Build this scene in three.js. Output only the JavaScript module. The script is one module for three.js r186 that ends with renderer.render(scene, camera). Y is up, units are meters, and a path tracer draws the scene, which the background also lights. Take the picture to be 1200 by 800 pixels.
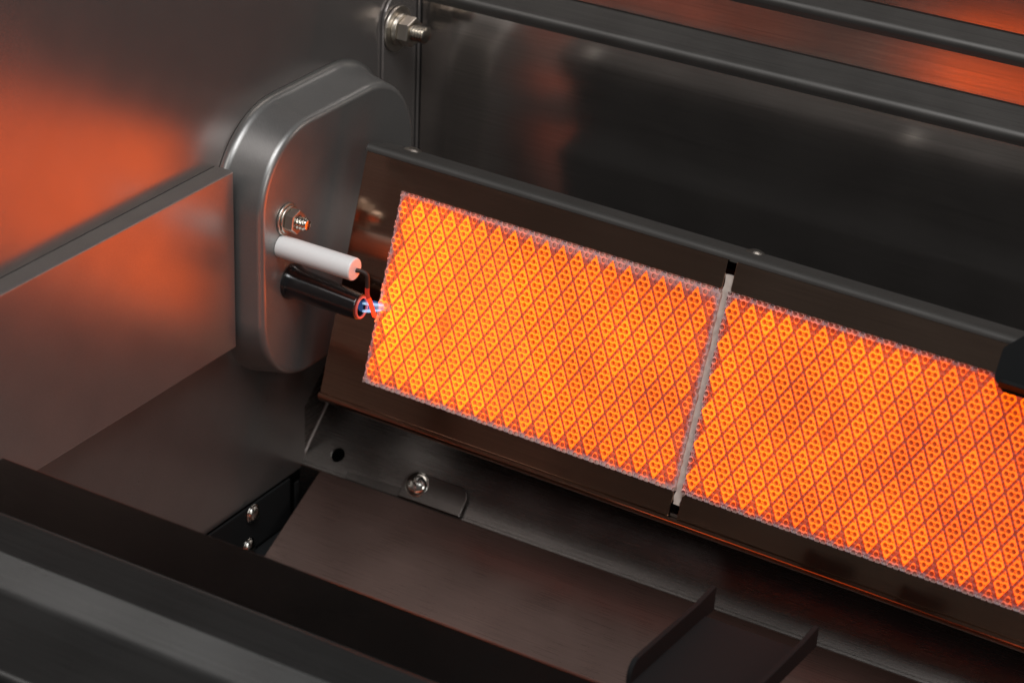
import * as THREE from 'three';
import { ImprovedNoise } from 'three/addons/math/ImprovedNoise.js';
import { mergeGeometries } from 'three/addons/utils/BufferGeometryUtils.js';
import { RectAreaLightUniformsLib } from 'three/addons/lights/RectAreaLightUniformsLib.js';
import { Brush, Evaluator, SUBTRACTION } from 'three-bvh-csg';

// ------------------------------------------------------------------ camera, room light, exposure
const V = (x, y, z) => new THREE.Vector3(x, y, z);
const scene = new THREE.Scene();
const camera = new THREE.PerspectiveCamera(15.506, 1024 / 682, 0.05, 20);
camera.position.set(0.513, 0.35995, 0.65775);
camera.up.set(-0.26573, 0.8887, -0.37363);
camera.lookAt(V(0.513 - 0.45007, 0.35995 - 0.4571, 0.65775 - 0.76713));
camera.focus = 0.89;
camera.userData.fStop = 13;

const renderer = new THREE.WebGLRenderer({ antialias: true });
renderer.toneMapping = THREE.LinearToneMapping;
renderer.toneMappingExposure = 1;
renderer.shadowMap.enabled = true;
renderer.setSize(1024, 682);
RectAreaLightUniformsLib.init();
scene.background = new THREE.Color(0.07, 0.07, 0.07);   // the dark studio round the grill

function softbox(w, h, at, to, intensity, color) {
  const l = new THREE.RectAreaLight(color, intensity, w, h);
  l.position.copy(at); l.lookAt(to); scene.add(l);
  return l;
}
softbox(0.9, 0.6, V(0.38, 1.15, 0.50), V(0.12, -0.05, -0.02), 7.5, 0xf7f8fa);      // overhead softbox
softbox(0.35, 0.5, V(1.25, 0.55, 0.75), V(0.12, -0.1, -0.03), 6.5, 0xfbf8f4);      // low fill on the right of the camera

// ------------------------------------------------------------------ helpers
let seed = 20240611;
const rnd = () => { seed = (seed + 0x6d2b79f5) | 0; let t = Math.imul(seed ^ (seed >>> 15), 1 | seed); t = (t + Math.imul(t ^ (t >>> 7), 61 | t)) ^ t; return ((t ^ (t >>> 14)) >>> 0) / 4294967296; };
const perlin = new ImprovedNoise();
const clamp = (x, a = 0, b = 1) => Math.min(b, Math.max(a, x));
const smooth = (a, b, x) => { const t = clamp((x - a) / (b - a)); return t * t * (3 - 2 * t); };
const MM = 0.001;
const used = {};
function numbered(name) { const n = used[name] = (used[name] ?? -1) + 1; return n ? `${name}_${String(n).padStart(3, '0')}` : name; }
function tag(o, label, category, group, kind) {
  o.userData.label = label;
  if (category) o.userData.category = category;
  if (group) o.userData.group = group;
  if (kind) o.userData.kind = kind;
  return o;
}
function thing(name, label, category, group, kind) { const g = new THREE.Group(); g.name = numbered(name); scene.add(g); return tag(g, label, category, group, kind); }
function part(name, geo, mat, parent) { const m = new THREE.Mesh(geo, mat); m.name = name; parent.add(m); return m; }
function solo(name, geo, mat, label, category, group, kind) { const m = new THREE.Mesh(geo, mat); m.name = numbered(name); scene.add(m); return tag(m, label, category, group, kind); }

function tex(w, h, f, srgb = false) {                       // f(x, y) -> value or [r, g, b], 0..1
  const d = new Uint8Array(w * h * 4);
  for (let y = 0; y < h; y++) for (let x = 0; x < w; x++) {
    const v = f(x, y), o = (y * w + x) * 4;
    for (let c = 0; c < 3; c++) d[o + c] = Math.round(255 * clamp(Array.isArray(v) ? v[c] : v));
    d[o + 3] = 255;
  }
  const t = new THREE.DataTexture(d, w, h, THREE.RGBAFormat);
  t.wrapS = t.wrapT = THREE.RepeatWrapping; t.magFilter = THREE.LinearFilter; t.minFilter = THREE.LinearMipmapLinearFilter; t.generateMipmaps = true;
  if (srgb) t.colorSpace = THREE.SRGBColorSpace;
  t.needsUpdate = true;
  return t;
}
function field(n, fill) { const a = new Float32Array(n * n); fill(a); return a; }
const specks = field(512, (a) => { for (let k = 0; k < 150; k++) { const x = rnd() * 512, y = rnd() * 512, r = 0.6 + 1.6 * rnd() * rnd(), v = rnd() < 0.75 ? -0.4 : 0.35; for (let j = -3; j <= 3; j++) for (let i = -3; i <= 3; i++) { const d = Math.hypot(i, j); if (d < r) a[((Math.floor(y) + j) & 511) * 512 + ((Math.floor(x) + i) & 511)] += v * (1 - d / r); } } });
// brushed sheet: long fine scratches along u
const brushA = field(512, (a) => {
  for (let k = 0; k < 5200; k++) {
    const y = Math.floor(rnd() * 512), x0 = Math.floor(rnd() * 512), L = 40 + rnd() * rnd() * 460, v = (rnd() - 0.5) * 0.5;
    for (let i = 0; i < L; i++) a[y * 512 + ((x0 + i) & 511)] += v * Math.sin(Math.PI * i / L);
  }
});
const grainA = field(512, (a) => {
  for (let i = 0; i < a.length; i++) a[i] = rnd() - 0.5;
  const b = a.slice();
  for (let y = 0; y < 512; y++) for (let x = 0; x < 512; x++) {
    let s = 0;
    for (let j = -1; j <= 1; j++) for (let i = -1; i <= 1; i++) s += b[((y + j) & 511) * 512 + ((x + i) & 511)];
    a[y * 512 + x] = 0.5 * b[y * 512 + x] + s / 9;
  }
});
const tiled = (x, y, n, s) => {                              // seamless low-frequency noise
  const u = x / n * Math.PI * 2, v = y / n * Math.PI * 2;
  return perlin.noise(s * Math.cos(u) + 7.3, s * Math.sin(u) + s * Math.cos(v) * 0.9, s * Math.sin(v) + 3.1);
};
const brushBump = tex(512, 512, (x, y) => 0.5 + 0.32 * brushA[y * 512 + x]);
const brushRough = tex(512, 512, (x, y) => 0.74 + 0.22 * brushA[y * 512 + x] + 0.09 * tiled(x, y, 512, 0.9) + 0.06 * grainA[y * 512 + x]);
const brushColor = tex(512, 512, (x, y) => { const v = 0.80 + 0.24 * brushA[y * 512 + x] + 0.10 * tiled(x, y, 512, 0.9) + 0.05 * grainA[y * 512 + x] + 0.7 * specks[y * 512 + x]; return [v, v * 0.985, v * 0.965]; });
const grainBump = tex(512, 512, (x, y) => 0.5 + 0.7 * grainA[y * 512 + x]);
const grainColor = tex(512, 512, (x, y) => { const v = 0.88 + 0.04 * tiled(x, y, 512, 0.9) + 0.12 * grainA[y * 512 + x] + 0.25 * specks[y * 512 + x]; return [v, v, v]; });
const grainRough = tex(512, 512, (x, y) => 0.8 + 0.06 * tiled(x + 90, y, 512, 0.9) + 0.12 * grainA[y * 512 + x]);
const rep = (t, metres) => { const c = t.clone(); c.repeat.set(1 / metres, 1 / metres); c.needsUpdate = true; return c; };

function brushed(color, rough, o = {}) {
  const size = o.size ?? 0.07;
  return new THREE.MeshPhysicalMaterial({ color: new THREE.Color().setRGB(...color), metalness: o.metal ?? 1, roughness: rough, map: rep(brushColor, size * 1.7), roughnessMap: rep(brushRough, size), bumpMap: rep(brushBump, size), bumpScale: o.bump ?? 1.2e-6, anisotropy: o.aniso ?? 0.5, side: THREE.DoubleSide });
}
function satin(color, rough, o = {}) {
  const size = o.size ?? 0.06;
  return new THREE.MeshPhysicalMaterial({ color: new THREE.Color().setRGB(...color), metalness: o.metal ?? 1, roughness: rough, map: rep(grainColor, size), roughnessMap: rep(grainRough, size * 1.3), bumpMap: rep(grainBump, size * 0.8), bumpScale: o.bump ?? 3e-6, side: THREE.DoubleSide });
}
const plain = (color, rough, metal, o = {}) => new THREE.MeshPhysicalMaterial({ color: new THREE.Color().setRGB(...color), roughness: rough, metalness: metal, side: THREE.DoubleSide, ...o });

const M = {
  liner: satin([0.345, 0.315, 0.30], 0.31, { metal: 0.72, bump: 5e-6 }),
  panel: satin([0.37, 0.335, 0.315], 0.40, { metal: 0.75, bump: 5e-6 }),
  housing: satin([0.36, 0.352, 0.34], 0.47, { metal: 0.75, bump: 6e-6 }),
  lower: satin([0.28, 0.27, 0.26], 0.38, { metal: 0.8 }),
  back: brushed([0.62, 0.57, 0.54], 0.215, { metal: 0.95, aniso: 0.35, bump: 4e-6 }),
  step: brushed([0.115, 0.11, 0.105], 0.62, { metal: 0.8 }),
  trough: brushed([0.17, 0.155, 0.145], 0.36, { metal: 0.9 }),
  tab: brushed([0.13, 0.118, 0.11], 0.32, { metal: 0.9 }),
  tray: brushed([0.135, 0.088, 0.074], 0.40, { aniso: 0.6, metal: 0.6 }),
  flat: brushed([0.075, 0.07, 0.068], 0.3, { size: 0.09 }),
  rail: brushed([0.115, 0.117, 0.116], 0.42, { size: 0.09, metal: 0.85 }),
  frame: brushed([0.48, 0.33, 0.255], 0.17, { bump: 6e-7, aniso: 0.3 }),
  flange: brushed([0.095, 0.09, 0.085], 0.9, { metal: 0.6 }),
  dark: plain([0.0135, 0.0142, 0.0145], 0.8, 0, { specularIntensity: 0.15 }),
  casing: plain([0.03, 0.03, 0.03], 0.8, 0.3),
  steel: plain([0.62, 0.57, 0.50], 0.34, 1),
  thread: plain([0.58, 0.53, 0.46], 0.22, 1),
  screw: plain([0.55, 0.53, 0.49], 0.16, 1),
  ceramic: plain([0.92, 0.90, 0.88], 0.35, 0, { clearcoat: 0.4, clearcoatRoughness: 0.3 }),
  tube: plain([0.012, 0.012, 0.013], 0.16, 0.2, { clearcoat: 0.6, clearcoatRoughness: 0.12 }),
  gasket: plain([0.56, 0.48, 0.42], 0.9, 0),
};

// winding made to agree with the normals
function wound(g) {
  const p = g.attributes.position.array, n = g.attributes.normal.array, ix = g.index.array, a = V(), b = V(), c = V();
  for (let i = 0; i < ix.length; i += 3) {
    const [A, B, C] = [ix[i], ix[i + 1], ix[i + 2]];
    a.fromArray(p, A * 3); b.fromArray(p, B * 3).sub(a); c.fromArray(p, C * 3).sub(a); b.cross(c);
    if (b.x * (n[A * 3] + n[B * 3] + n[C * 3]) + b.y * (n[A * 3 + 1] + n[B * 3 + 1] + n[C * 3 + 1]) + b.z * (n[A * 3 + 2] + n[B * 3 + 2] + n[C * 3 + 2]) < 0) { ix[i + 1] = C; ix[i + 2] = B; }
  }
  return g;
}
// profile: [a, b, radius] corners in a plane; returns points with exact normals (to the left of travel)
function rounded(corners, seg = 8) {
  const out = [], P = corners.map((c) => [c[0], c[1]]);
  const push = (p, n) => { const l = out[out.length - 1]; out.push({ p, n, s: l ? l.s + Math.hypot(p[0] - l.p[0], p[1] - l.p[1]) : 0 }); };
  const nrm = (a, b) => { const d = [b[0] - a[0], b[1] - a[1]], L = Math.hypot(...d); return [d[0] / L, d[1] / L]; };
  push(P[0], (([x, y]) => [-y, x])(nrm(P[0], P[1])));
  for (let i = 1; i < P.length - 1; i++) {
    const d0 = nrm(P[i - 1], P[i]), d1 = nrm(P[i], P[i + 1]), r = corners[i][2] ?? 0, turn = Math.atan2(d0[0] * d1[1] - d0[1] * d1[0], d0[0] * d1[0] + d0[1] * d1[1]);
    const n0 = [-d0[1], d0[0]], n1 = [-d1[1], d1[0]];
    if (!r || Math.abs(turn) < 1e-4) { push(P[i], n0); push(P[i], n1); continue; }
    const cut = r * Math.tan(Math.abs(turn) / 2), a = [P[i][0] - d0[0] * cut, P[i][1] - d0[1] * cut], sgn = Math.sign(turn), c = [a[0] + n0[0] * r * sgn, a[1] + n0[1] * r * sgn];
    for (let k = 0; k <= seg; k++) {
      const t = turn * k / seg, n = [n0[0] * Math.cos(t) - n0[1] * Math.sin(t), n0[0] * Math.sin(t) + n0[1] * Math.cos(t)];
      push([c[0] - n[0] * r * sgn, c[1] - n[1] * r * sgn], n);
    }
  }
  const e = P.length - 1;
  push(P[e], (([x, y]) => [-y, x])(nrm(P[e - 1], P[e])));
  return out;
}
// a bent sheet: profile in (z, y) metres drawn out along x; th is measured behind the normal
function sheetX(corners, x0, x1, th = 0.001, flip = 1, seg = 8) {
  const prof = rounded(corners, seg), pos = [], nor = [], uv = [], idx = [];
  const row = (x, side, n2) => prof.map((q) => { const o = side ? -th * flip : 0; pos.push(x, q.p[1] + q.n[1] * o, q.p[0] + q.n[0] * o); nor.push(...(n2 ?? [0, q.n[1] * flip * (side ? -1 : 1), q.n[0] * flip * (side ? -1 : 1)])); uv.push(x, q.s); return pos.length / 3 - 1; });
  const strip = (A, B) => { for (let i = 0; i + 1 < A.length; i++) idx.push(A[i], B[i], A[i + 1], A[i + 1], B[i], B[i + 1]); };
  strip(row(x0, 0), row(x1, 0)); strip(row(x1, 1), row(x0, 1));
  strip(row(x0, 1, [-1, 0, 0]), row(x0, 0, [-1, 0, 0])); strip(row(x1, 0, [1, 0, 0]), row(x1, 1, [1, 0, 0]));
  for (const k of [0, prof.length - 1]) {
    const q = prof[k], t = [q.n[1], -q.n[0]], s = k ? 1 : -1, n = [0, -(-t[1]) * s, t[0] * s], base = pos.length / 3;
    for (const [x, o] of [[x0, 0], [x1, 0], [x1, 1], [x0, 1]]) { const m = o ? -th * flip : 0; pos.push(x, q.p[1] + q.n[1] * m, q.p[0] + q.n[0] * m); nor.push(...n); uv.push(x, q.s + o * th); }
    idx.push(base, base + 1, base + 2, base, base + 2, base + 3);
  }
  const g = new THREE.BufferGeometry();
  g.setAttribute('position', new THREE.Float32BufferAttribute(pos, 3)); g.setAttribute('normal', new THREE.Float32BufferAttribute(nor, 3)); g.setAttribute('uv', new THREE.Float32BufferAttribute(uv, 2)); g.setIndex(idx);
  return wound(g);
}
// flat plate from a 2D outline with rounded corners, optional round holes; lies in local xy, thickness th towards -z (front at z = 0)
function plate(outline, th = 0.001, holes = [], bevel = 0.0002) {
  const loop = (cs) => {
    const n = cs.length, closed = [];
    for (let i = 0; i < n; i++) {
      const p = cs[i], a = cs[(i + n - 1) % n], b = cs[(i + 1) % n], r = p[2] ?? 0;
      if (!r) { closed.push(new THREE.Vector2(p[0], p[1])); continue; }
      const q = rounded([[(a[0] + p[0]) / 2, (a[1] + p[1]) / 2], [p[0], p[1], r], [(b[0] + p[0]) / 2, (b[1] + p[1]) / 2]], 6);
      for (const k of q.slice(1, -1)) closed.push(new THREE.Vector2(...k.p));
    }
    return closed;
  };
  const shape = new THREE.Shape(loop(outline));
  for (const h of holes) {
    if (h.length === 3) { const c = new THREE.Path(); c.absarc(h[0], h[1], h[2], 0, Math.PI * 2, true); shape.holes.push(c); } else shape.holes.push(new THREE.Path(loop(h.pts)));
  }
  const g = new THREE.ExtrudeGeometry(shape, { depth: th - 2 * bevel, bevelEnabled: bevel > 0, bevelSize: bevel, bevelOffset: -bevel, bevelThickness: bevel, bevelSegments: 2, curveSegments: 20 });
  g.translate(0, 0, -th + bevel);
  return g;
}
const basis = (g, X, Y, Z, O) => { const m = new THREE.Matrix4().makeBasis(X, Y, Z).setPosition(O); g.applyMatrix4(m); return m.determinant() < 0 && g.index ? wound(g) : g; };
const facingX = (g, x) => basis(g, V(0, 0, -1), V(0, 1, 0), V(1, 0, 0), V(x, 0, 0));      // local (x, y) -> (-z, y), front faces +x
const lathe = (pts, seg = 40) => new THREE.LatheGeometry(pts.map(([r, y]) => new THREE.Vector2(r, y)), seg);
const alongX = (g) => g.rotateZ(-Math.PI / 2);                                           // lathe axis y -> +x
function hexNut(af, h, bore) {
  const s = new THREE.Shape(), R = af / Math.sqrt(3);
  for (let k = 0; k < 6; k++) s[k ? 'lineTo' : 'moveTo'](R * Math.cos(k * Math.PI / 3 + 0.3), R * Math.sin(k * Math.PI / 3 + 0.3));
  const c = new THREE.Path(); c.absarc(0, 0, bore, 0, Math.PI * 2, true); s.holes.push(c);
  const g = new THREE.ExtrudeGeometry(s, { depth: h - 0.0008, bevelEnabled: true, bevelSize: 0.0004, bevelOffset: -0.0004, bevelThickness: 0.0004, bevelSegments: 2, curveSegments: 24 });
  g.translate(0, 0, 0.0004);
  return g.rotateY(Math.PI / 2);                                                         // along +x
}
function threaded(r, L, pitch) {
  const pts = [[0, 0], [r * 0.86, 0]];
  for (let y = 0; y < L - pitch * 1.1; y += pitch) pts.push([r * 0.78, y + pitch * 0.08], [r, y + pitch * 0.45], [r, y + pitch * 0.6], [r * 0.78, y + pitch * 0.98]);
  pts.push([r * 0.8, L - pitch * 0.4], [r * 0.7, L], [0, L]);
  return alongX(new THREE.LatheGeometry(pts.map(([a, b]) => new THREE.Vector2(a, b)), 36)).toNonIndexed();
}
function alongLine(g, a, b) { const d = b.clone().sub(a).normalize(); g.applyQuaternion(new THREE.Quaternion().setFromUnitVectors(V(0, 1, 0), d)); return g.translate(a.x, a.y, a.z); }
const creased = (g) => { const n = g.index ? g.toNonIndexed() : g; n.computeVertexNormals(); return n; };

// ------------------------------------------------------------------ the firebox: sheet metal round the burner
// outer shell, which closes the firebox behind and below the sheets
{
  const g = mergeGeometries([
    new THREE.BoxGeometry(0.62, 0.30, 0.004).translate(0.26, -0.13, -0.235),
    new THREE.BoxGeometry(0.62, 0.004, 0.62).translate(0.26, -0.282, 0.075),
    new THREE.BoxGeometry(0.004, 0.19, 0.62).translate(-0.030, -0.19, 0.075),
  ]);
  solo('outer_shell', g, M.casing, 'dark outer shell behind and beneath the firebox sheets', 'shell', null, 'structure');
}
// left wall
{
  const g = facingX(plate([[-0.42, -0.086], [0.16, -0.086], [0.16, 0.22], [-0.42, 0.22]], 0.0012), 0);
  solo('side_wall', g, M.liner, 'upper grey steel side wall with a red glow at the left', 'wall', null, 'structure');
}
// stepped panel on the left wall: ledge on top, rounded edge
{
  const t = thing('side_liner', 'wide grey steel panel with a narrow ledge on top left of the round-cornered cover', 'panel');
  const prof = [[0.0003, 0.0006], [0.008, 0.0006, 0.0009], [0.008, -0.0705, 0.0006], [0.0005, -0.0705]];
  const g = sheetX(prof.map(([x, y, r]) => [x, y, r]), -0.32, 0.0008, 0.0008, 1, 6);
  basis(g, V(0, 0, -1), V(0, 1, 0), V(1, 0, 0), V(0, 0, 0));
  part('face_sheet', g, M.panel, t);
}
// lower liner under the panel
{
  const g = facingX(plate([[-0.30, -0.147], [0.0527, -0.147], [0.0527, -0.1205], [0.071, -0.104], [0.071, -0.068], [-0.30, -0.068]], 0.0010), 0.0022);
  solo('lower_liner', g, M.lower, 'dark grey steel liner sheet below the side panel with a cut corner', 'sheet');
}
// pressed cover with rounded corners
function roundRect(cz, cy, hw, hh, r, off, n = 14) {
  const o = [], R = Math.max(r + off, 0.001), cx = hw - r, cyy = hh - r;
  for (const [qx, qy, a0] of [[1, 1, 0], [-1, 1, 90], [-1, -1, 180], [1, -1, 270]]) {
    for (let k = 0; k <= n; k++) { const a = (a0 + 90 * k / n) * Math.PI / 180; o.push({ z: cz + qx * cx + R * Math.cos(a), y: cy + qy * cyy + R * Math.sin(a), nz: Math.cos(a), ny: Math.sin(a) }); }
  }
  return o;
}
{
  const H = 0.018, prof = [];                                  // [offset, x, n_out, n_x]
  const draft = 0.0025;
  for (let k = 0; k <= 6; k++) { const a = k / 6 * Math.PI / 2; prof.push([draft + 0.0028 * (1 - Math.sin(a)), 0.0002 + 0.0028 * (1 - Math.cos(a)), Math.sin(a), Math.cos(a)]); }
  const rf = 0.0026;
  for (let k = 0; k <= 8; k++) { const a = k / 8 * Math.PI / 2; prof.push([-rf * (1 - Math.cos(a)), H - rf * (1 - Math.sin(a)), Math.cos(a), Math.sin(a)]); }
  const pos = [], nor = [], uv = [], idx = [];
  const rows = prof.map(([off, x, no, nx]) => { const ring = roundRect(-0.054, -0.0392, 0.05, 0.0518, 0.031, off); return ring.map((q) => { pos.push(x, q.y, q.z); nor.push(nx, no * q.ny, no * q.nz); uv.push(-q.z + x * q.nz, q.y + x * q.ny); return pos.length / 3 - 1; }); });
  for (let i = 0; i + 1 < rows.length; i++) for (let k = 0; k < rows[i].length; k++) { const k2 = (k + 1) % rows[i].length; idx.push(rows[i][k], rows[i + 1][k], rows[i][k2], rows[i][k2], rows[i + 1][k], rows[i + 1][k2]); }
  const mk = (p, n, u, i) => { const g = new THREE.BufferGeometry(); g.setAttribute('position', new THREE.Float32BufferAttribute(p, 3)); g.setAttribute('normal', new THREE.Float32BufferAttribute(n, 3)); g.setAttribute('uv', new THREE.Float32BufferAttribute(u, 2)); g.setIndex(i); return wound(g); };
  const skirt = mk(pos, nor, uv, idx);
  const ring = roundRect(-0.054, -0.0392, 0.05, 0.0518, 0.031, -rf), fp = [H, -0.0392, -0.054], fn = [1, 0, 0], fu = [0.054, -0.0392], fi = [];
  ring.forEach((q) => { fp.push(H, q.y, q.z); fn.push(1, 0, 0); fu.push(-q.z, q.y); });
  for (let k = 0; k < ring.length; k++) fi.push(0, 1 + (k + 1) % ring.length, 1 + k);
  const t = thing('valve_cover', 'raised grey steel cover with large round corners on the side wall', 'cover');
  part('rim', skirt, M.housing, t);
  part('face_plate', mk(fp, fn, fu, fi), M.housing, t);
}
// stepped back panel
const X0 = 0.0034, X1 = 0.50;
{
  const t = thing('back_panel', 'dark brushed steel back panel bent into steps', 'panel');
  const riser = (z0, y0, z1, y1) => sheetX([[z1, y1], [z0, y0]], X0, X1, 0.001, -1);
  const LEAN = 0.03;
  const z1 = -0.131, y1 = 0.0302;
  // lower riser, corner rounded into a tread, next riser ...
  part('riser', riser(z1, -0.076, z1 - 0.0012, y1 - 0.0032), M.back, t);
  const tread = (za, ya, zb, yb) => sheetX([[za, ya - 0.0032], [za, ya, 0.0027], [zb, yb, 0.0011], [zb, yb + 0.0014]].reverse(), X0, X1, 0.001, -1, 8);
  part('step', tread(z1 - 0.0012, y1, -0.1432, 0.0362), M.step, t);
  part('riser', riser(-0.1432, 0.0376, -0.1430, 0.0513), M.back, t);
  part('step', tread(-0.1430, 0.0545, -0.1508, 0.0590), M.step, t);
  part('riser', riser(-0.1508, 0.0604, -0.1480, 0.14), M.back, t);
  // corner tab lying on the side wall
  const tab = facingX(plate([[0.1065, -0.075], [0.1297, -0.075], [0.1297, 0.034], [0.1065, 0.034, 0.011]].reverse(), 0.0011), 0.0014);
  part('mounting_tab', tab, M.liner, t);
  // the tab's return beyond the fold
  part('fold', new THREE.CylinderGeometry(0.0006, 0.0006, 0.104, 10).translate(0.0022, -0.022, -0.1302), M.liner, t);
}
// rear trough panel at 45 degrees, with hole
const rearO = V(0.0016, -0.1446, -0.0505), rearX = V(1, 0, 0), rearY = V(0, Math.SQRT1_2, -Math.SQRT1_2), rearN = V(0, Math.SQRT1_2, Math.SQRT1_2);
const onRear = (x, s, w = 0) => rearO.clone().addScaledVector(rearX, x).addScaledVector(rearY, s).addScaledVector(rearN, w);
{
  const t = thing('rear_trough', 'sloping dark steel trough panel with a round hole beneath the burner', 'panel');
  part('slope', basis(plate([[0, 0], [0.49, 0], [0.49, 0.113], [0, 0.113]], 0.001, [[0.0145, 0.0073, 0.0029]]), rearX, rearY, rearN, rearO), M.trough, t);
  part('rolled_edge', sheetX([[-0.0509, -0.1442], [-0.0497, -0.1454, 0.0012], [-0.0499, -0.162]].reverse(), 0.0016, 0.49, 0.0008, -1, 8), M.trough, t);
  part('end_flange', facingX(plate([[0.0541, -0.1462], [0.0541, -0.1195], [0.0722, -0.1030], [0.0722, -0.086], [0.104, -0.086], [0.104, -0.0925], [0.0545, -0.1420], [0.0535, -0.1462]].reverse(), 0.0008), 0.0013), M.trough, t);
  { const a = V(0.0016, -0.1440, -0.0512), b = V(0.0016, -0.0930, -0.1022); part('corner_fold', alongLine(new THREE.CylinderGeometry(0.0007, 0.0007, a.distanceTo(b), 12).translate(0, a.distanceTo(b) / 2, 0), a, b), M.panel, t); }
}
// drip tray: sloping floor with a tab that folds up onto the rear panel
{
  const t = thing('drip_tray', 'brownish steel tray floor sloping down beneath the burner', 'tray');
  const dir = V(0, -0.543, 1).normalize(), nr = V(0, 1, 0.543).normalize(), O = V(0.0126, -0.1470, -0.0458);
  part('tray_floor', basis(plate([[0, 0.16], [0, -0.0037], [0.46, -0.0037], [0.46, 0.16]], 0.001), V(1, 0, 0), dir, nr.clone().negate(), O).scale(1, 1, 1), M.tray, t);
  const tab = plate([[0.0475, -0.0006], [0.0764, -0.0006], [0.0764, 0.0112, 0.005], [0.0475, 0.0112, 0.005]], 0.0018, [], 0.0005);
  part('tab', basis(tab, rearX, rearY, rearN, onRear(0, 0, 0.0020)), M.tab, t);
  part('tab_edge', basis(plate([[0.022, -0.0006], [0.0475, -0.0006], [0.0475, 0.0030], [0.022, 0.0020]], 0.0004, [], 0.0001), rearX, rearY, rearN, onRear(0, 0, 0.0006)), M.tab, t);
}
// side rail in the gap beside the tray
{
  const t = thing('side_bracket', 'narrow dark steel bracket in the gap beside the tray floor', 'bracket');
  part('upright', facingX(plate([[-0.09, -0.1668], [0.0400, -0.1668], [0.0400, -0.1470], [-0.09, -0.1470]], 0.001), 0.0040), M.dark, t);
  part('foot', sheetX([[-0.040, -0.1672], [0.09, -0.1700]].reverse(), 0.0042, 0.0125, 0.001, -1), M.dark, t);
  part('strap', facingX(plate([[0.0405, -0.176], [0.0432, -0.176], [0.0432, -0.1485], [0.0405, -0.1485]], 0.0008), 0.0062), M.dark, t);
}
// front wall and rail
{
  const t = thing('front_wall', 'brushed steel front wall with a rounded rail along its top', 'wall');
  part('wall_sheet', sheetX([[0.1246, -0.0600], [0.0592, -0.25]], 0.003, X1, 0.001, -1), brushed([0.88, 0.85, 0.82], 0.05, { bump: 3e-7 }), t);
  part('top_flange', sheetX([[0.1248, -0.064], [0.1248, -0.0580, 0.0012], [0.1520, -0.0580, 0.0010], [0.1527, -0.0588]], -0.06, X1, 0.001, 1, 6), M.flat, t);
  part('top_rail', sheetX([[0.1522, -0.0594], [0.1528, -0.0576, 0.0008], [0.1680, -0.0592, 0.0016], [0.1790, -0.0645, 0.014], [0.1870, -0.0660, 0.002], [0.2080, -0.0690, 0.003], [0.2105, -0.088]], -0.06, X1, 0.001, 1, 10), M.rail, t);
}

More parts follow.
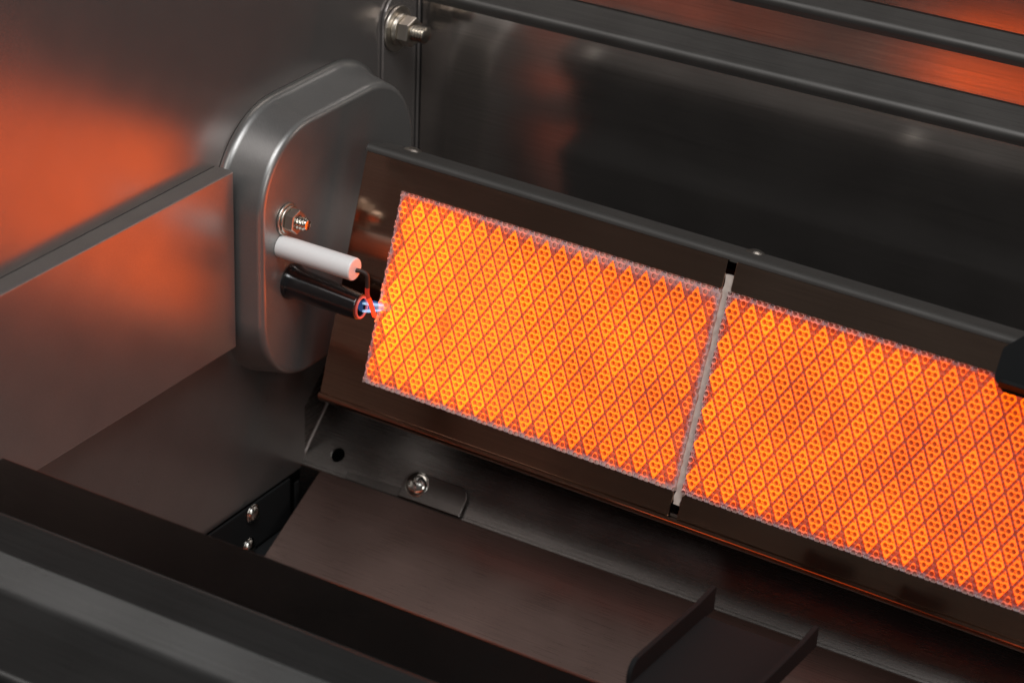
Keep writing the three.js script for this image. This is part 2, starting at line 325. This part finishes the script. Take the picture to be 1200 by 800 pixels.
// ------------------------------------------------------------------ the burner
const bO = V(0.031, -0.09367, -0.0224), bN = V(0, 0.3082, 0.9513).normalize(), bU = V(0.99986, -0.0157, 0.0051).normalize(), bV = new THREE.Vector3().crossVectors(bN, bU).normalize();
bN.crossVectors(bU, bV).normalize();
const bM = new THREE.Matrix4().makeBasis(bU, bV, bN).setPosition(bO);
const inBurner = (u, v, w) => V(u, v, w).applyMatrix4(bM);
const burner = thing('infrared_burner', 'long tilted gas burner with glowing orange ceramic tiles in a dark steel frame', 'burner');
burner.applyMatrix4(bM);
const U_END = 0.4270, PITCH = 0.1353, TS = 0.0172, TB = 0.0113, TT = 0.0842, TILE_L = 0.1325, TILE_H = TT - TB;
{
  const rr = 0.0016, e = 0.0012;
  const g1 = plate([[-0.0006, 0.0018], [0.1494, 0.0018, 0.0006], [0.1494, TB, rr], [TS, TB, e], [TS, TT, e], [0.1494, TT, rr], [0.1494, 0.0955, 0.0006], [-0.0012, 0.0955]], 0.0011, [], 0.0003);
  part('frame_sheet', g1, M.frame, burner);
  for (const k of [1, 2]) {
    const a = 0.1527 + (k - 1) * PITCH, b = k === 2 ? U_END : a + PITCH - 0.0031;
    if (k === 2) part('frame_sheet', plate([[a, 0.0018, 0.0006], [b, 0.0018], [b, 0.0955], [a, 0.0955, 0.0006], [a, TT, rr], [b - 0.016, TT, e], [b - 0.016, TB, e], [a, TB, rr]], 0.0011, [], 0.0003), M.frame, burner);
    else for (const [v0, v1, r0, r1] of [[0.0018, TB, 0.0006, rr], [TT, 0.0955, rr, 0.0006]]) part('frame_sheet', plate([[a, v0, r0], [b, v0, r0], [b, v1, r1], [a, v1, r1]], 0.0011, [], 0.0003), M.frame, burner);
  }
  // rounded bends and flanges above and below: profile drawn out along u
  const top = sheetX([[0, 0.0955], [0, 0.0972, 0.0012], [-0.0165, 0.0972, 0.001], [-0.0165, 0.085]].map(([w, v, r]) => [w, v, r]), -0.0012, U_END, 0.001, 1, 6);
  part('top_flange', top, M.flange, burner);
  const bot = sheetX([[0, 0.0018], [0.0, -0.0006, 0.0014], [-0.012, -0.0006]], -0.0006, U_END, 0.001, -1, 6);
  part('bottom_flange', bot, M.frame, burner);
  part('burner_body', mergeGeometries([new THREE.BoxGeometry(U_END - 0.012, 0.084, 0.010).translate(U_END / 2, 0.048, -0.0175), new THREE.BoxGeometry(U_END - 0.03, 0.05, 0.028).translate(U_END / 2, 0.05, -0.036)]), M.dark, burner);
  for (const u of [0.0105, 0.1535, 0.2965]) part('rivet', lathe([[0, 0.0022], [0.0014, 0.0021], [0.0030, 0.0015], [0.0038, 0.0007], [0.0046, 0.0004], [0.0046, 0]].reverse(), 28).translate(u, 0.0972, -0.0125), plain([0.4, 0.38, 0.35], 0.3, 1), burner);
  for (const u of [0.1511, 0.1511 + PITCH]) {
    const strip = new THREE.BoxGeometry(0.0032, 0.0835, 0.002, 4, 90, 1).translate(u, 0.0482, -0.0018), sp = strip.attributes.position;
    for (let i = 0; i < sp.count; i++) { const y = sp.getY(i), x = sp.getX(i) - u; sp.setX(i, u + x * (0.92 + 0.35 * perlin.noise(y * 330, x > 0 ? 4 : 1, u * 50)) + 0.0002 * perlin.noise(y * 120, 7, u)); sp.setZ(i, sp.getZ(i) + 0.0005 * perlin.noise(y * 420, x * 1500, 3)); }
    strip.computeVertexNormals();
    part('gasket_strip', strip, M.gasket, burner);
    part('gasket_seam', new THREE.BoxGeometry(0.0005, 0.070, 0.0010, 1, 8, 1).translate(u + 0.0002, 0.0477, -0.0014), plain([0.5, 0.42, 0.36], 0.9, 0), burner);
    part('slot_clip', new THREE.BoxGeometry(0.0030, 0.0022, 0.0012).translate(u, 0.0958, -0.0014), M.screw, burner);
    part('slot_clip', new THREE.BoxGeometry(0.0030, 0.0018, 0.0012).translate(u, 0.0022, -0.0014), M.screw, burner);
  }
}
// ceramic tiles: a slab, a floor of grooves with holes, raised diamonds with four holes each
const P = 2.248 * MM, Hh = 2.010 * MM, RH = 0.76 * MM, RP = 0.92 * MM, W_G = 0.35 * MM, W_P = 0.95 * MM, W_S = -0.25 * MM;
const rimAt = (s, t, k) => {                                  // 0 along the cooler rim, 1 inside; s, t metres from the tile's lower left corner
  const x = s / MM, y = t / MM, L = TILE_L / MM, H = TILE_H / MM, topRun = k === 0 ? 2.6 + 6 * smooth(15, 70, x) : 4 - 2.6 * smooth(40, 100, x);
  const ragged = 0.7 * perlin.noise(x / 4, y / 4, 6.1 + k);
  return smooth(-1, 2.8, x + ragged) * smooth(-1, 2.8, L - x + ragged) * smooth(-0.6, 3.6, y + ragged) * (0.2 + 0.8 * smooth(-1, topRun, H - y + ragged));
};
const heatAt = (s, t, k) => {
  const x = s / MM, y = t / MM;
  let h = 0.74 + 0.22 * perlin.noise(x / 22 + 11 * k, y / 19, 4.2 + k) + 0.10 * perlin.noise(x / 7, y / 7, 1.5 + k);
  if (k === 0) h += 0.28 * (1 - smooth(5, 85, x)) - 0.06;
  if (k === 1) h -= 0.09 + 0.17 * smooth(45, 110, x);
  const spot = k === 0 ? 0.35 * Math.exp(-((x - 1) ** 2 + (y - 30) ** 2) / 90) : 0;    // where the pilot flame plays on the tile
  return clamp((Math.max(h, 0.42) + spot) * Math.min(1, rimAt(s, t, k) + 1.5 * spot), 0, 1.2);
};
// glow of a diamond: orange towards yellow when hot, deep red-orange when cooler
const emis = (h) => new THREE.Color().setRGB(0.25 + 4.6 * h, 0.06 + 0.57 * Math.pow(h, 1.4), 0.003 + 0.006 * h);
const padTex = tex(64, 64, (x, y) => {
  const px = (x / 63 - 0.5) * 2 * P, py = (y / 63 - 0.5) * 4 * Hh;
  let d = 9; for (const [a, b] of [[0, Hh], [0, -Hh], [P / 2, 0], [-P / 2, 0]]) d = Math.min(d, Math.hypot(px - a, py - b) / MM);
  const n = 0.06 * perlin.noise(x / 8, y / 8, 2.2) + 0.03 * (rnd() - 0.5), rim = smooth(1.35, 0.95, d);
  return [0.9 + n, 0.80 + 0.20 * rim + n, 0.5 + 0.5 * rim];
});
const LEVELS = 14;
const RIMS = 3, padMats = [], padHoleMats = [];               // [level][rim]
for (let k = 0; k <= Math.ceil(LEVELS * 1.25); k++) {
  const e = emis(k / LEVELS); padMats.push([]); padHoleMats.push([]);
  for (let r = 0; r <= RIMS; r++) {
    const m = r / RIMS, c = new THREE.Color().setRGB(0.66 - 0.57 * m, 0.58 - 0.535 * m, 0.53 - 0.505 * m);
    padMats[k].push(new THREE.MeshStandardMaterial({ color: c, roughness: 0.9, emissive: e, emissiveMap: padTex, side: THREE.DoubleSide }));
    padHoleMats[k].push(new THREE.MeshStandardMaterial({ color: new THREE.Color().setRGB(0.10, 0.06, 0.04), roughness: 0.95, emissive: new THREE.Color(0.10 + e.r * 0.22, e.g * 0.36, e.b * 0.2), side: THREE.DoubleSide }));
  }
}
class Tris {
  constructor(n) { this.n = n; this.pos = Array.from({ length: n }, () => []); this.uv = Array.from({ length: n }, () => []); }
  tri(g, a, b, c) { for (const q of [a, b, c]) { this.pos[g].push(q[0], q[1], q[2]); this.uv[g].push(q[0], q[1]); } }
  quad(g, a, b, c, d) { this.tri(g, a, b, c); this.tri(g, a, c, d); }
  build(uvMap) {
    const pos = [], uv = [], geo = new THREE.BufferGeometry(); let at = 0;
    for (let g = 0; g < this.n; g++) { const k = this.pos[g].length / 3; if (!k) continue; geo.addGroup(at, k, g); at += k; for (let i = 0; i < this.pos[g].length; i++) pos.push(this.pos[g][i]); for (let i = 0; i < k; i++) { const [x, y] = uvMap(this.uv[g][2 * i], this.uv[g][2 * i + 1]); uv.push(x, y); } }
    geo.setAttribute('position', new THREE.Float32BufferAttribute(pos, 3)); geo.setAttribute('uv', new THREE.Float32BufferAttribute(uv, 2)); geo.computeVertexNormals();
    return geo;
  }
}
const NSEG = 14;
const cellDirs = Array.from({ length: NSEG }, (_, k) => { const a = k / NSEG * Math.PI * 2, c = Math.cos(a), s = Math.sin(a); const m = 1 / (Math.abs(c) / (P / 2) + Math.abs(s) / Hh); return { c, s, m }; });
// one cell: rhombus face at height w pierced by a round hole that goes down to wb
function cell(T, gTop, gHole, x, y, w, wb, around = null, k0 = 1, lim = null, R = RH) {
  const put = (px, py, pw, out = false) => { const [ox, oy] = around && out ? [around[0] + (px - around[0]) * k0, around[1] + (py - around[1]) * k0] : [px, py]; return [lim ? clamp(ox, lim[0], lim[1]) : ox, lim ? clamp(oy, lim[2], lim[3]) : oy, pw]; };
  for (let i = 0; i < NSEG; i++) {
    const a = cellDirs[i], b = cellDirs[(i + 1) % NSEG];
    const oa = put(x + a.c * a.m, y + a.s * a.m, w, true), ob = put(x + b.c * b.m, y + b.s * b.m, w, true), ia = put(x + a.c * R, y + a.s * R, w), ib = put(x + b.c * R, y + b.s * R, w);
    T.quad(gTop, ia, oa, ob, ib);
    const r2 = R * 0.9, da = put(x + a.c * r2, y + a.s * r2, wb), db = put(x + b.c * r2, y + b.s * r2, wb);
    T.quad(gHole, ia, ib, db, da);
  }
}
const A2 = [-P / 2, -Hh], A3 = [P / 2, -Hh];
const padVariants = [0, 1].map((v) => {
  const T = new Tris(2), K = v ? 1.13 : 1.15;
  for (const i of [0, 1]) for (const j of [0, 1]) cell(T, 0, 1, (i - 0.5) * A2[0] + (j - 0.5) * A3[0], (i - 0.5) * A2[1] + (j - 0.5) * A3[1], W_P, W_S + 0.05 * MM, [0, 0], K, null, RP);
  const top = [[0, 2 * Hh], [P, 0], [0, -2 * Hh], [-P, 0]];
  for (let k = 0; k < 4; k++) { const a = top[k], b = top[(k + 1) % 4]; T.quad(0, [a[0] * K, a[1] * K, W_P], [b[0] * K, b[1] * K, W_P], [b[0] * 1.22, b[1] * 1.23, W_G - 0.02 * MM], [a[0] * 1.23, a[1] * 1.23, W_G - 0.02 * MM]); }
  return T.build((x, y) => [x / (2 * P) + 0.5, y / (4 * Hh) + 0.5]);
});
const pads = [];                                             // candidates, nearest first below
const tiles = [];
for (let k = 0; k < 3; k++) {
  const L = TILE_L, H = TILE_H, heatMap = tex(512, 288, (x, y) => {
    const s = x / 511 * L, t = y / 287 * H, h = heatAt(s, t, k), n = 0.5 + 0.5 * perlin.noise(s / MM / 1.3, t / MM / 1.3, 8 + k);
    return [(0.02 + 0.98 * Math.pow(h, 1.2)) * (0.82 + 0.3 * n), (0.02 + 0.98 * Math.pow(h, 1.4)) * (0.72 + 0.5 * n), 0.6 + 0.4 * (1 - h)];
  });
  heatMap.wrapS = heatMap.wrapT = THREE.ClampToEdgeWrapping;
  const glaze = tex(512, 288, (x, y) => { const h = rimAt(x / 511 * L, y / 287 * H, k), n = 0.9 + 0.2 * perlin.noise(x / 5, y / 5, 3 + k), m = smooth(0.05, 0.75, h); return [(0.66 - 0.54 * m) * n, (0.61 - 0.53 * m) * n, (0.58 - 0.52 * m) * n]; });
  glaze.wrapS = glaze.wrapT = THREE.ClampToEdgeWrapping;
  const cer = (c, e) => new THREE.MeshStandardMaterial({ color: new THREE.Color().setRGB(...c), roughness: 0.92, map: glaze, emissive: new THREE.Color(...e), emissiveMap: heatMap, side: THREE.DoubleSide });
  const mats = [cer([0.8, 0.7, 0.62], [0.9, 0.07, 0.006]), cer([0.8, 0.78, 0.76], [1.0, 0.115, 0.026]), cer([0.45, 0.42, 0.40], [0.20, 0.045, 0.026]), cer([0.85, 0.82, 0.8], [4.0, 0.50, 0.016]), cer([0.5, 0.44, 0.4], [0.9, 0.11, 0.006])];
  const T = new Tris(5);
  const c = [5.55 * MM + 0.9 * MM * k, 12.75 * MM];         // centre of one diamond, from the tile's lower left corner
  const inside = (x, y, m = 0.05 * MM) => x > m && x < L - m && y > m && y < H - m;
  const lim = [0, L, 0, H + 0.55 * MM];
  for (let i = -120; i < 120; i++) for (let j = -120; j < 120; j++) {
    const x = c[0] + (i - 0.5) * A2[0] + (j - 0.5) * A3[0], y = c[1] + (i - 0.5) * A2[1] + (j - 0.5) * A3[1];
    if (!inside(x, y, -0.9 * MM)) continue;
    const mi = ((i % 3) + 3) % 3, mj = ((j % 3) + 3) % 3;
    if (mi < 2 && mj < 2) {
      const pi = i - mi, pj = j - mj, px = c[0] + pi * A2[0] + pj * A3[0], py = c[1] + pi * A2[1] + pj * A3[1];
      const whole = [[0, 2 * Hh], [P, 0], [0, -2 * Hh], [-P, 0]].every(([a, b]) => inside(px + a, py + b, 0));
      if (!whole) cell(T, 3, 4, x, y, W_P - 0.1 * MM, W_S + 0.05 * MM, [x, y], 1.0, lim, RP * 0.95);
      else if (!mi && !mj) pads.push({ k, x: px, y: py, h: clamp(heatAt(px, py, k) * (rnd() < 0.012 ? 0.7 : 1) + 0.05 * (rnd() - 0.5), 0, 1.2), r: Math.round(RIMS * smooth(0.15, 0.8, rimAt(px, py, k))) });
    } else cell(T, 1, 2, x, y, W_G, W_S + 0.05 * MM, null, 1, lim);
  }
  const q = (x, y, w) => [x, y, w], B = -7 * MM;
  T.quad(0, q(0, 0, W_S), q(L, 0, W_S), q(L, H, W_S), q(0, H, W_S));
  T.quad(0, q(0, H, W_S), q(L, H, W_S), q(L, H, B), q(0, H, B)); T.quad(0, q(0, 0, B), q(L, 0, B), q(L, 0, W_S), q(0, 0, W_S));
  T.quad(0, q(0, 0, W_S), q(0, H, W_S), q(0, H, B), q(0, 0, B)); T.quad(0, q(L, 0, W_S), q(L, 0, B), q(L, H, B), q(L, H, W_S));
  const m = part('ceramic_tile', T.build((x, y) => [clamp(x / L), clamp(y / H)]), mats, burner);
  m.position.set(TS + k * PITCH, TB, 0.0002);
  if (k === 0) m.userData.label = 'glowing ceramic tile next to the igniter';
  if (k === 1) m.userData.label = 'glowing ceramic tile right of the pale gasket strip';
  tiles.push(m);
}
// the 300 diamonds that show largest are meshes of their own, the rest one relief per tile
{
  const eye = camera.position, ndc = V();
  camera.updateMatrixWorld(); camera.updateProjectionMatrix();
  for (const p of pads) { const w = inBurner(TS + p.k * PITCH + p.x, TB + p.y, W_P); p.d = w.distanceTo(eye); ndc.copy(w).project(camera); p.seen = Math.abs(ndc.x) < 1.01 && Math.abs(ndc.y) < 1.01; }
  const order = pads.filter((p) => p.seen).sort((a, b) => a.d - b.d), own = new Set(order.slice(0, 300)), rest = {};
  pads.forEach((p, n) => {
    const lv = Math.round(p.h * LEVELS), rim = p.r, key = lv * 10 + rim, g = padVariants[n % 2];
    if (own.has(p)) { const m = part('raised_diamond', g, [padMats[lv][rim], padHoleMats[lv][rim]], tiles[p.k]); m.position.set(p.x, p.y, 0); m.rotation.z = (rnd() - 0.5) * 0.02; } else {
      const r = (rest[p.k] ??= {}); (r[key] ??= []).push(g.clone().translate(p.x, p.y, 0));
    }
  });
  for (const k of Object.keys(rest)) {
    const geos = [], mats = [];
    for (const lv of Object.keys(rest[k])) {
      for (const gi of [0, 1]) {
        const picked = rest[k][lv].map((g) => { const { start, count } = g.groups[gi], o = new THREE.BufferGeometry(); for (const [n, w] of [['position', 3], ['normal', 3], ['uv', 2]]) o.setAttribute(n, new THREE.BufferAttribute(g.attributes[n].array.slice(start * w, (start + count) * w), w)); return o; });
        geos.push(mergeGeometries(picked)); mats.push((gi ? padHoleMats : padMats)[Math.floor(lv / 10)][lv % 10]);
      }
    }
    const m = part('raised_diamonds', mergeGeometries(geos, true), mats, tiles[k]); m.userData.kind = 'stuff';
  }
}
// the light that the tiles give, just in front of their faces
for (let k = 0; k < 3; k++) {
  const l = new THREE.RectAreaLight(new THREE.Color(1, 0.10, 0.012), 0.25, TILE_L - 0.01, TILE_H - 0.01);
  const c = inBurner(TS + k * PITCH + TILE_L / 2, TB + TILE_H / 2, 0.0018);
  l.position.copy(c); l.up.copy(bV); l.lookAt(c.clone().add(bN)); scene.add(l);
}

// ------------------------------------------------------------------ igniter rod, pilot tube, flame
const rodA = V(0.018, -0.0319, -0.0159), rodB = V(0.0512, -0.0321, -0.0156);
{
  const t = thing('igniter', 'white ceramic igniter rod with a bent wire tip above the black tube', 'igniter');
  const L = rodA.distanceTo(rodB), r = 0.0043;
  part('ceramic_sleeve', alongLine(lathe([[0, L], [0.0007, L], [r - 0.0006, L], [r - 0.0002, L - 0.0002], [r, L - 0.0007], [r, 0.0002], [0, 0.0002]].reverse(), 48), rodA, rodB), M.ceramic, t);
  const pts = [[0.0495, -0.0327, -0.0160], [0.0535, -0.0330, -0.0172], [0.0549, -0.0340, -0.0176], [0.0551, -0.0366, -0.0179], [0.0550, -0.0420, -0.0180], [0.0560, -0.0452, -0.0185], [0.0576, -0.0500, -0.0188]].map((p) => V(...p));
  const curve = new THREE.CatmullRomCurve3(pts, false, 'centripetal');
  const seg = (a, b, mat, name) => { const c = new THREE.CatmullRomCurve3(Array.from({ length: 14 }, (_, i) => curve.getPoint(a + (b - a) * i / 13))); const g = new THREE.TubeGeometry(c, 26, 0.00085, 12); const e = curve.getPoint(b); return part(name, mergeGeometries([g, new THREE.SphereGeometry(0.00085, 12, 8).translate(e.x, e.y, e.z)]), mat, t); };
  seg(0, 0.58, plain([0.06, 0.045, 0.04], 0.6, 0.6), 'wire');
  seg(0.58, 0.74, plain([0.08, 0.03, 0.02], 0.7, 0.3, { emissive: new THREE.Color(0.35, 0.012, 0.006) }), 'hot_wire');
  seg(0.74, 1, plain([0.1, 0.03, 0.02], 0.7, 0.2, { emissive: new THREE.Color(2.2, 0.075, 0.01) }), 'hot_tip');
}
const tubeA = V(0.018, -0.0486, -0.0221), tubeB = V(0.0502, -0.0497, -0.0209);
{
  const t = thing('pilot_tube', 'glossy black pilot tube with a flared collar on the round-cornered cover', 'tube');
  const L = tubeA.distanceTo(tubeB);
  part('barrel', alongLine(lathe([[0.0069, 0.0002], [0.0070, 0.0010], [0.0066, 0.0020], [0.0060, 0.0034], [0.0058, 0.0060], [0.0057, 0.016], [0.0055, 0.019], [0.0053, 0.024], [0.0049, L - 0.0008], [0.0046, L], [0.0036, L], [0.0036, L - 0.012]], 56), tubeA, tubeB), M.tube, t);
  // keyhole rim glowing at the mouth
  const d = tubeB.clone().sub(tubeA).normalize(), q = new THREE.Quaternion().setFromUnitVectors(V(0, 0, 1), d);
  const ring = new THREE.TorusGeometry(0.0039, 0.00046, 10, 40).scale(0.85, 1.05, 1).applyQuaternion(q).translate(tubeB.x + 0.0003, tubeB.y, tubeB.z);
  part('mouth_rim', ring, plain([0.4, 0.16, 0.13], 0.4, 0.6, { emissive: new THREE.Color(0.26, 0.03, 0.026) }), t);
}
{
  const t = thing('pilot_flame', 'small blue-white pilot flame between the tube mouth and the tile', 'flame');
  const a = V(0.0506, -0.0492, -0.0210), b = inBurner(TS + 0.0035, 0.0415, 0.002), L = a.distanceTo(b);
  const body = alongLine(lathe([[0.0020, 0], [0.0023, 0.2 * L], [0.0021, 0.55 * L], [0.0014, 0.85 * L], [0.0003, L]], 20), a, b);
  part('flame_mantle', body, new THREE.MeshStandardMaterial({ color: 0x000000, emissive: new THREE.Color(0.14, 0.35, 1.0), transparent: true, opacity: 0.15, roughness: 1, side: THREE.DoubleSide }), t);
  const core = alongLine(lathe([[0.0004, 0.05 * L], [0.0006, 0.3 * L], [0.0005, 0.7 * L], [0.0002, 0.97 * L]], 14), a.clone().add(V(0, 0.0012, 0)), b.clone().add(V(0, 0.0006, 0)));
  part('flame_core', core, new THREE.MeshStandardMaterial({ color: 0x000000, emissive: new THREE.Color(0.7, 1.1, 1.5), transparent: true, opacity: 0.38, roughness: 1, side: THREE.DoubleSide }), t);
  const core2 = alongLine(lathe([[0.0004, 0.05 * L], [0.0006, 0.3 * L], [0.0005, 0.6 * L], [0.0002, 0.9 * L]], 14), a.clone().add(V(0.0004, -0.0017, 0.0006)), b.clone().add(V(0, -0.0012, 0.0004)));
  part('flame_core', core2, new THREE.MeshStandardMaterial({ color: 0x000000, emissive: new THREE.Color(0.7, 1.1, 1.5), transparent: true, opacity: 0.38, roughness: 1, side: THREE.DoubleSide }), t);
  const tip = new THREE.SphereGeometry(0.0024, 16, 12).scale(0.8, 2.2, 0.6).applyQuaternion(new THREE.Quaternion().setFromUnitVectors(V(0, 1, 0), b.clone().sub(a).normalize())).translate(b.x, b.y, b.z);
  part('flame_tip', tip, new THREE.MeshStandardMaterial({ color: 0x000000, emissive: new THREE.Color(1.0, 0.95, 0.7), transparent: true, opacity: 0.11, roughness: 1, side: THREE.DoubleSide }), t);
  const l = new THREE.PointLight(new THREE.Color(0.5, 0.75, 1), 0.00005, 0.5); l.position.copy(a).lerp(b, 0.5); l.shadow.radius = 0.08; scene.add(l);
}

// ------------------------------------------------------------------ bolts and screws
function studBolt(at, washers, nutAF, nutH, r, L, name, label) {
  const t = thing(name, label, 'bolt');
  let x = 0;
  for (const [R, th, bore] of washers) { part('washer', alongX(lathe([[bore, x], [R - 0.0002, x], [R, x + 0.0002], [R, x + th - 0.0003], [R - 0.0003, x + th], [bore, x + th], [bore, x]], 48)), M.steel, t); x += th + 0.00005; }
  part('hex_nut', creased(hexNut(nutAF, nutH, r * 0.98).translate(x, 0, 0)), M.steel, t);
  part('threaded_stud', threaded(r, L, 0.0013), M.thread, t);
  t.position.copy(at);
  return t;
}
studBolt(V(0.0017, 0.0196, -0.1152), [[0.0092, 0.0011, 0.0032], [0.0064, 0.0014, 0.0032], [0.0066, 0.0008, 0.0032]], 0.0104, 0.0048, 0.0034, 0.0145, 'stud_bolt', 'large threaded stud with washers and hex nut high in the back corner');
studBolt(V(0.0181, -0.0222, -0.0192), [[0.0062, 0.0010, 0.0024], [0.0054, 0.0009, 0.0024]], 0.0082, 0.0036, 0.0025, 0.0098, 'stud_bolt', 'small threaded stud with hex nut above the white igniter rod');

const ev = new Evaluator();
function panHead(R, h) {                                     // along +y, cross recess cut out
  const pts = [[0, 0]]; pts.push([R, 0], [R, h * 0.12]);
  for (let k = 1; k <= 10; k++) { const a = k / 10 * Math.PI / 2; pts.push([R * Math.cos(a) + (k === 10 ? 0 : 0), h * (0.12 + 0.88 * Math.sin(a))]); }
  pts[pts.length - 1][0] = 0;
  const dome = new Brush(lathe(pts, 48));
  let out = dome;
  for (const a of [0.4, 0.4 + Math.PI / 2]) { const c = new Brush(new THREE.BoxGeometry(R * 1.15, h * 1.2, R * 0.26).rotateY(a).translate(0, h * 0.95, 0)); c.updateMatrixWorld(); out.updateMatrixWorld(); out = ev.evaluate(out, c, SUBTRACTION); }
  const g = out.geometry; g.clearGroups();
  return g;
}
{
  const t = thing('pan_screw', 'domed cross-head screw on the rounded tab below the burner', 'screw');
  part('head', panHead(0.0046, 0.0026), M.screw, t);
  part('washer_face', lathe([[0, 0], [0.0050, 0], [0.0050, 0.0003], [0.0044, 0.0004], [0, 0.0004]], 40), M.screw, t);
  t.position.copy(onRear(0.0538, 0.0062, 0.0020)); t.quaternion.setFromUnitVectors(V(0, 1, 0), rearN);
}
function smallScrew(at, label) {
  const t = thing('small_screw', label, 'screw');
  part('head', alongX(panHead(0.0033, 0.0020)), M.screw, t);
  part('collar', alongX(lathe([[0, -0.0002], [0.0040, -0.0002], [0.0040, 0.0003], [0.0034, 0.0005], [0, 0.0005]], 32)), M.screw, t);
  t.position.copy(at);
}
smallScrew(V(0.0043, -0.1505, -0.0147), 'bright small screw just below the lower liner edge');
smallScrew(V(0.0043, -0.1645, -0.0120), 'dull small screw half hidden beside the tray floor');

// ------------------------------------------------------------------ brackets at the right
{
  const t = thing('channel_bracket', 'dark steel channel bracket with two upturned flanges in front of the burner', 'bracket');
  const Y = -0.095, xa = 0.2190, xb = 0.2565, th = 0.0012, g = (pts, h) => plate(pts, th).applyMatrix4(new THREE.Matrix4());
  // profile across x, drawn out along z with a slight fall towards the back
  const prof = [[xa, Y + 0.0085], [xa, Y, 0.0015], [xb, Y, 0.0015], [xb, Y + 0.0065]];
  const bent = sheetX(prof.slice(1, 3), 0, 0.056, th, 1, 6); basis(bent, V(0, 0.05, 1).normalize(), V(0, 1, -0.05).normalize(), V(1, 0, 0), V(0, 0, 0.021));
  part('web', bent, M.dark, t);
  for (const [x, h] of [[xa, 0.0076], [xb, 0.0062]]) {
    const fl = plate([[0, -0.0012], [0.058, -0.0012], [0.058, h * 0.95, 0.005], [0.012, h * 0.9, 0.006], [0, h * 1.05, 0.0006]], th * 1.4);
    basis(fl, V(0, 0.05, 1).normalize(), V(0, 1, -0.05).normalize(), V(-1, 0, 0), V(x - th / 2, Y, 0.019));
    part('flange', fl, M.dark, t);
  }
}
{
  const t = thing('end_clip', 'small dark clip plate with a rounded corner lapping over the upper burner edge', 'clip');
  const fl = plate([[0.2520, 0.0945, 0.003], [0.2515, 0.0840, 0.0022], [0.2555, 0.0805, 0.0015], [0.2960, 0.0805], [0.2960, 0.1010], [0.2585, 0.1010, 0.002]], 0.0012);
  fl.applyMatrix4(new THREE.Matrix4().makeTranslation(0, 0, 0.0052)); fl.applyMatrix4(bM);
  part('clip_face', fl, M.dark, t);
  const up = plate([[0.2535, 0], [0.2960, 0], [0.2960, 0.011], [0.2565, 0.011, 0.002]], 0.0012); up.rotateX(Math.PI / 2 - 0.35); up.translate(0, 0.0815, 0.0052); up.applyMatrix4(bM);
  part('clip_lip', up, M.dark, t);
}

scene.traverse((o) => { if (o.isMesh) { o.castShadow = true; o.receiveShadow = true; } });
renderer.render(scene, camera);
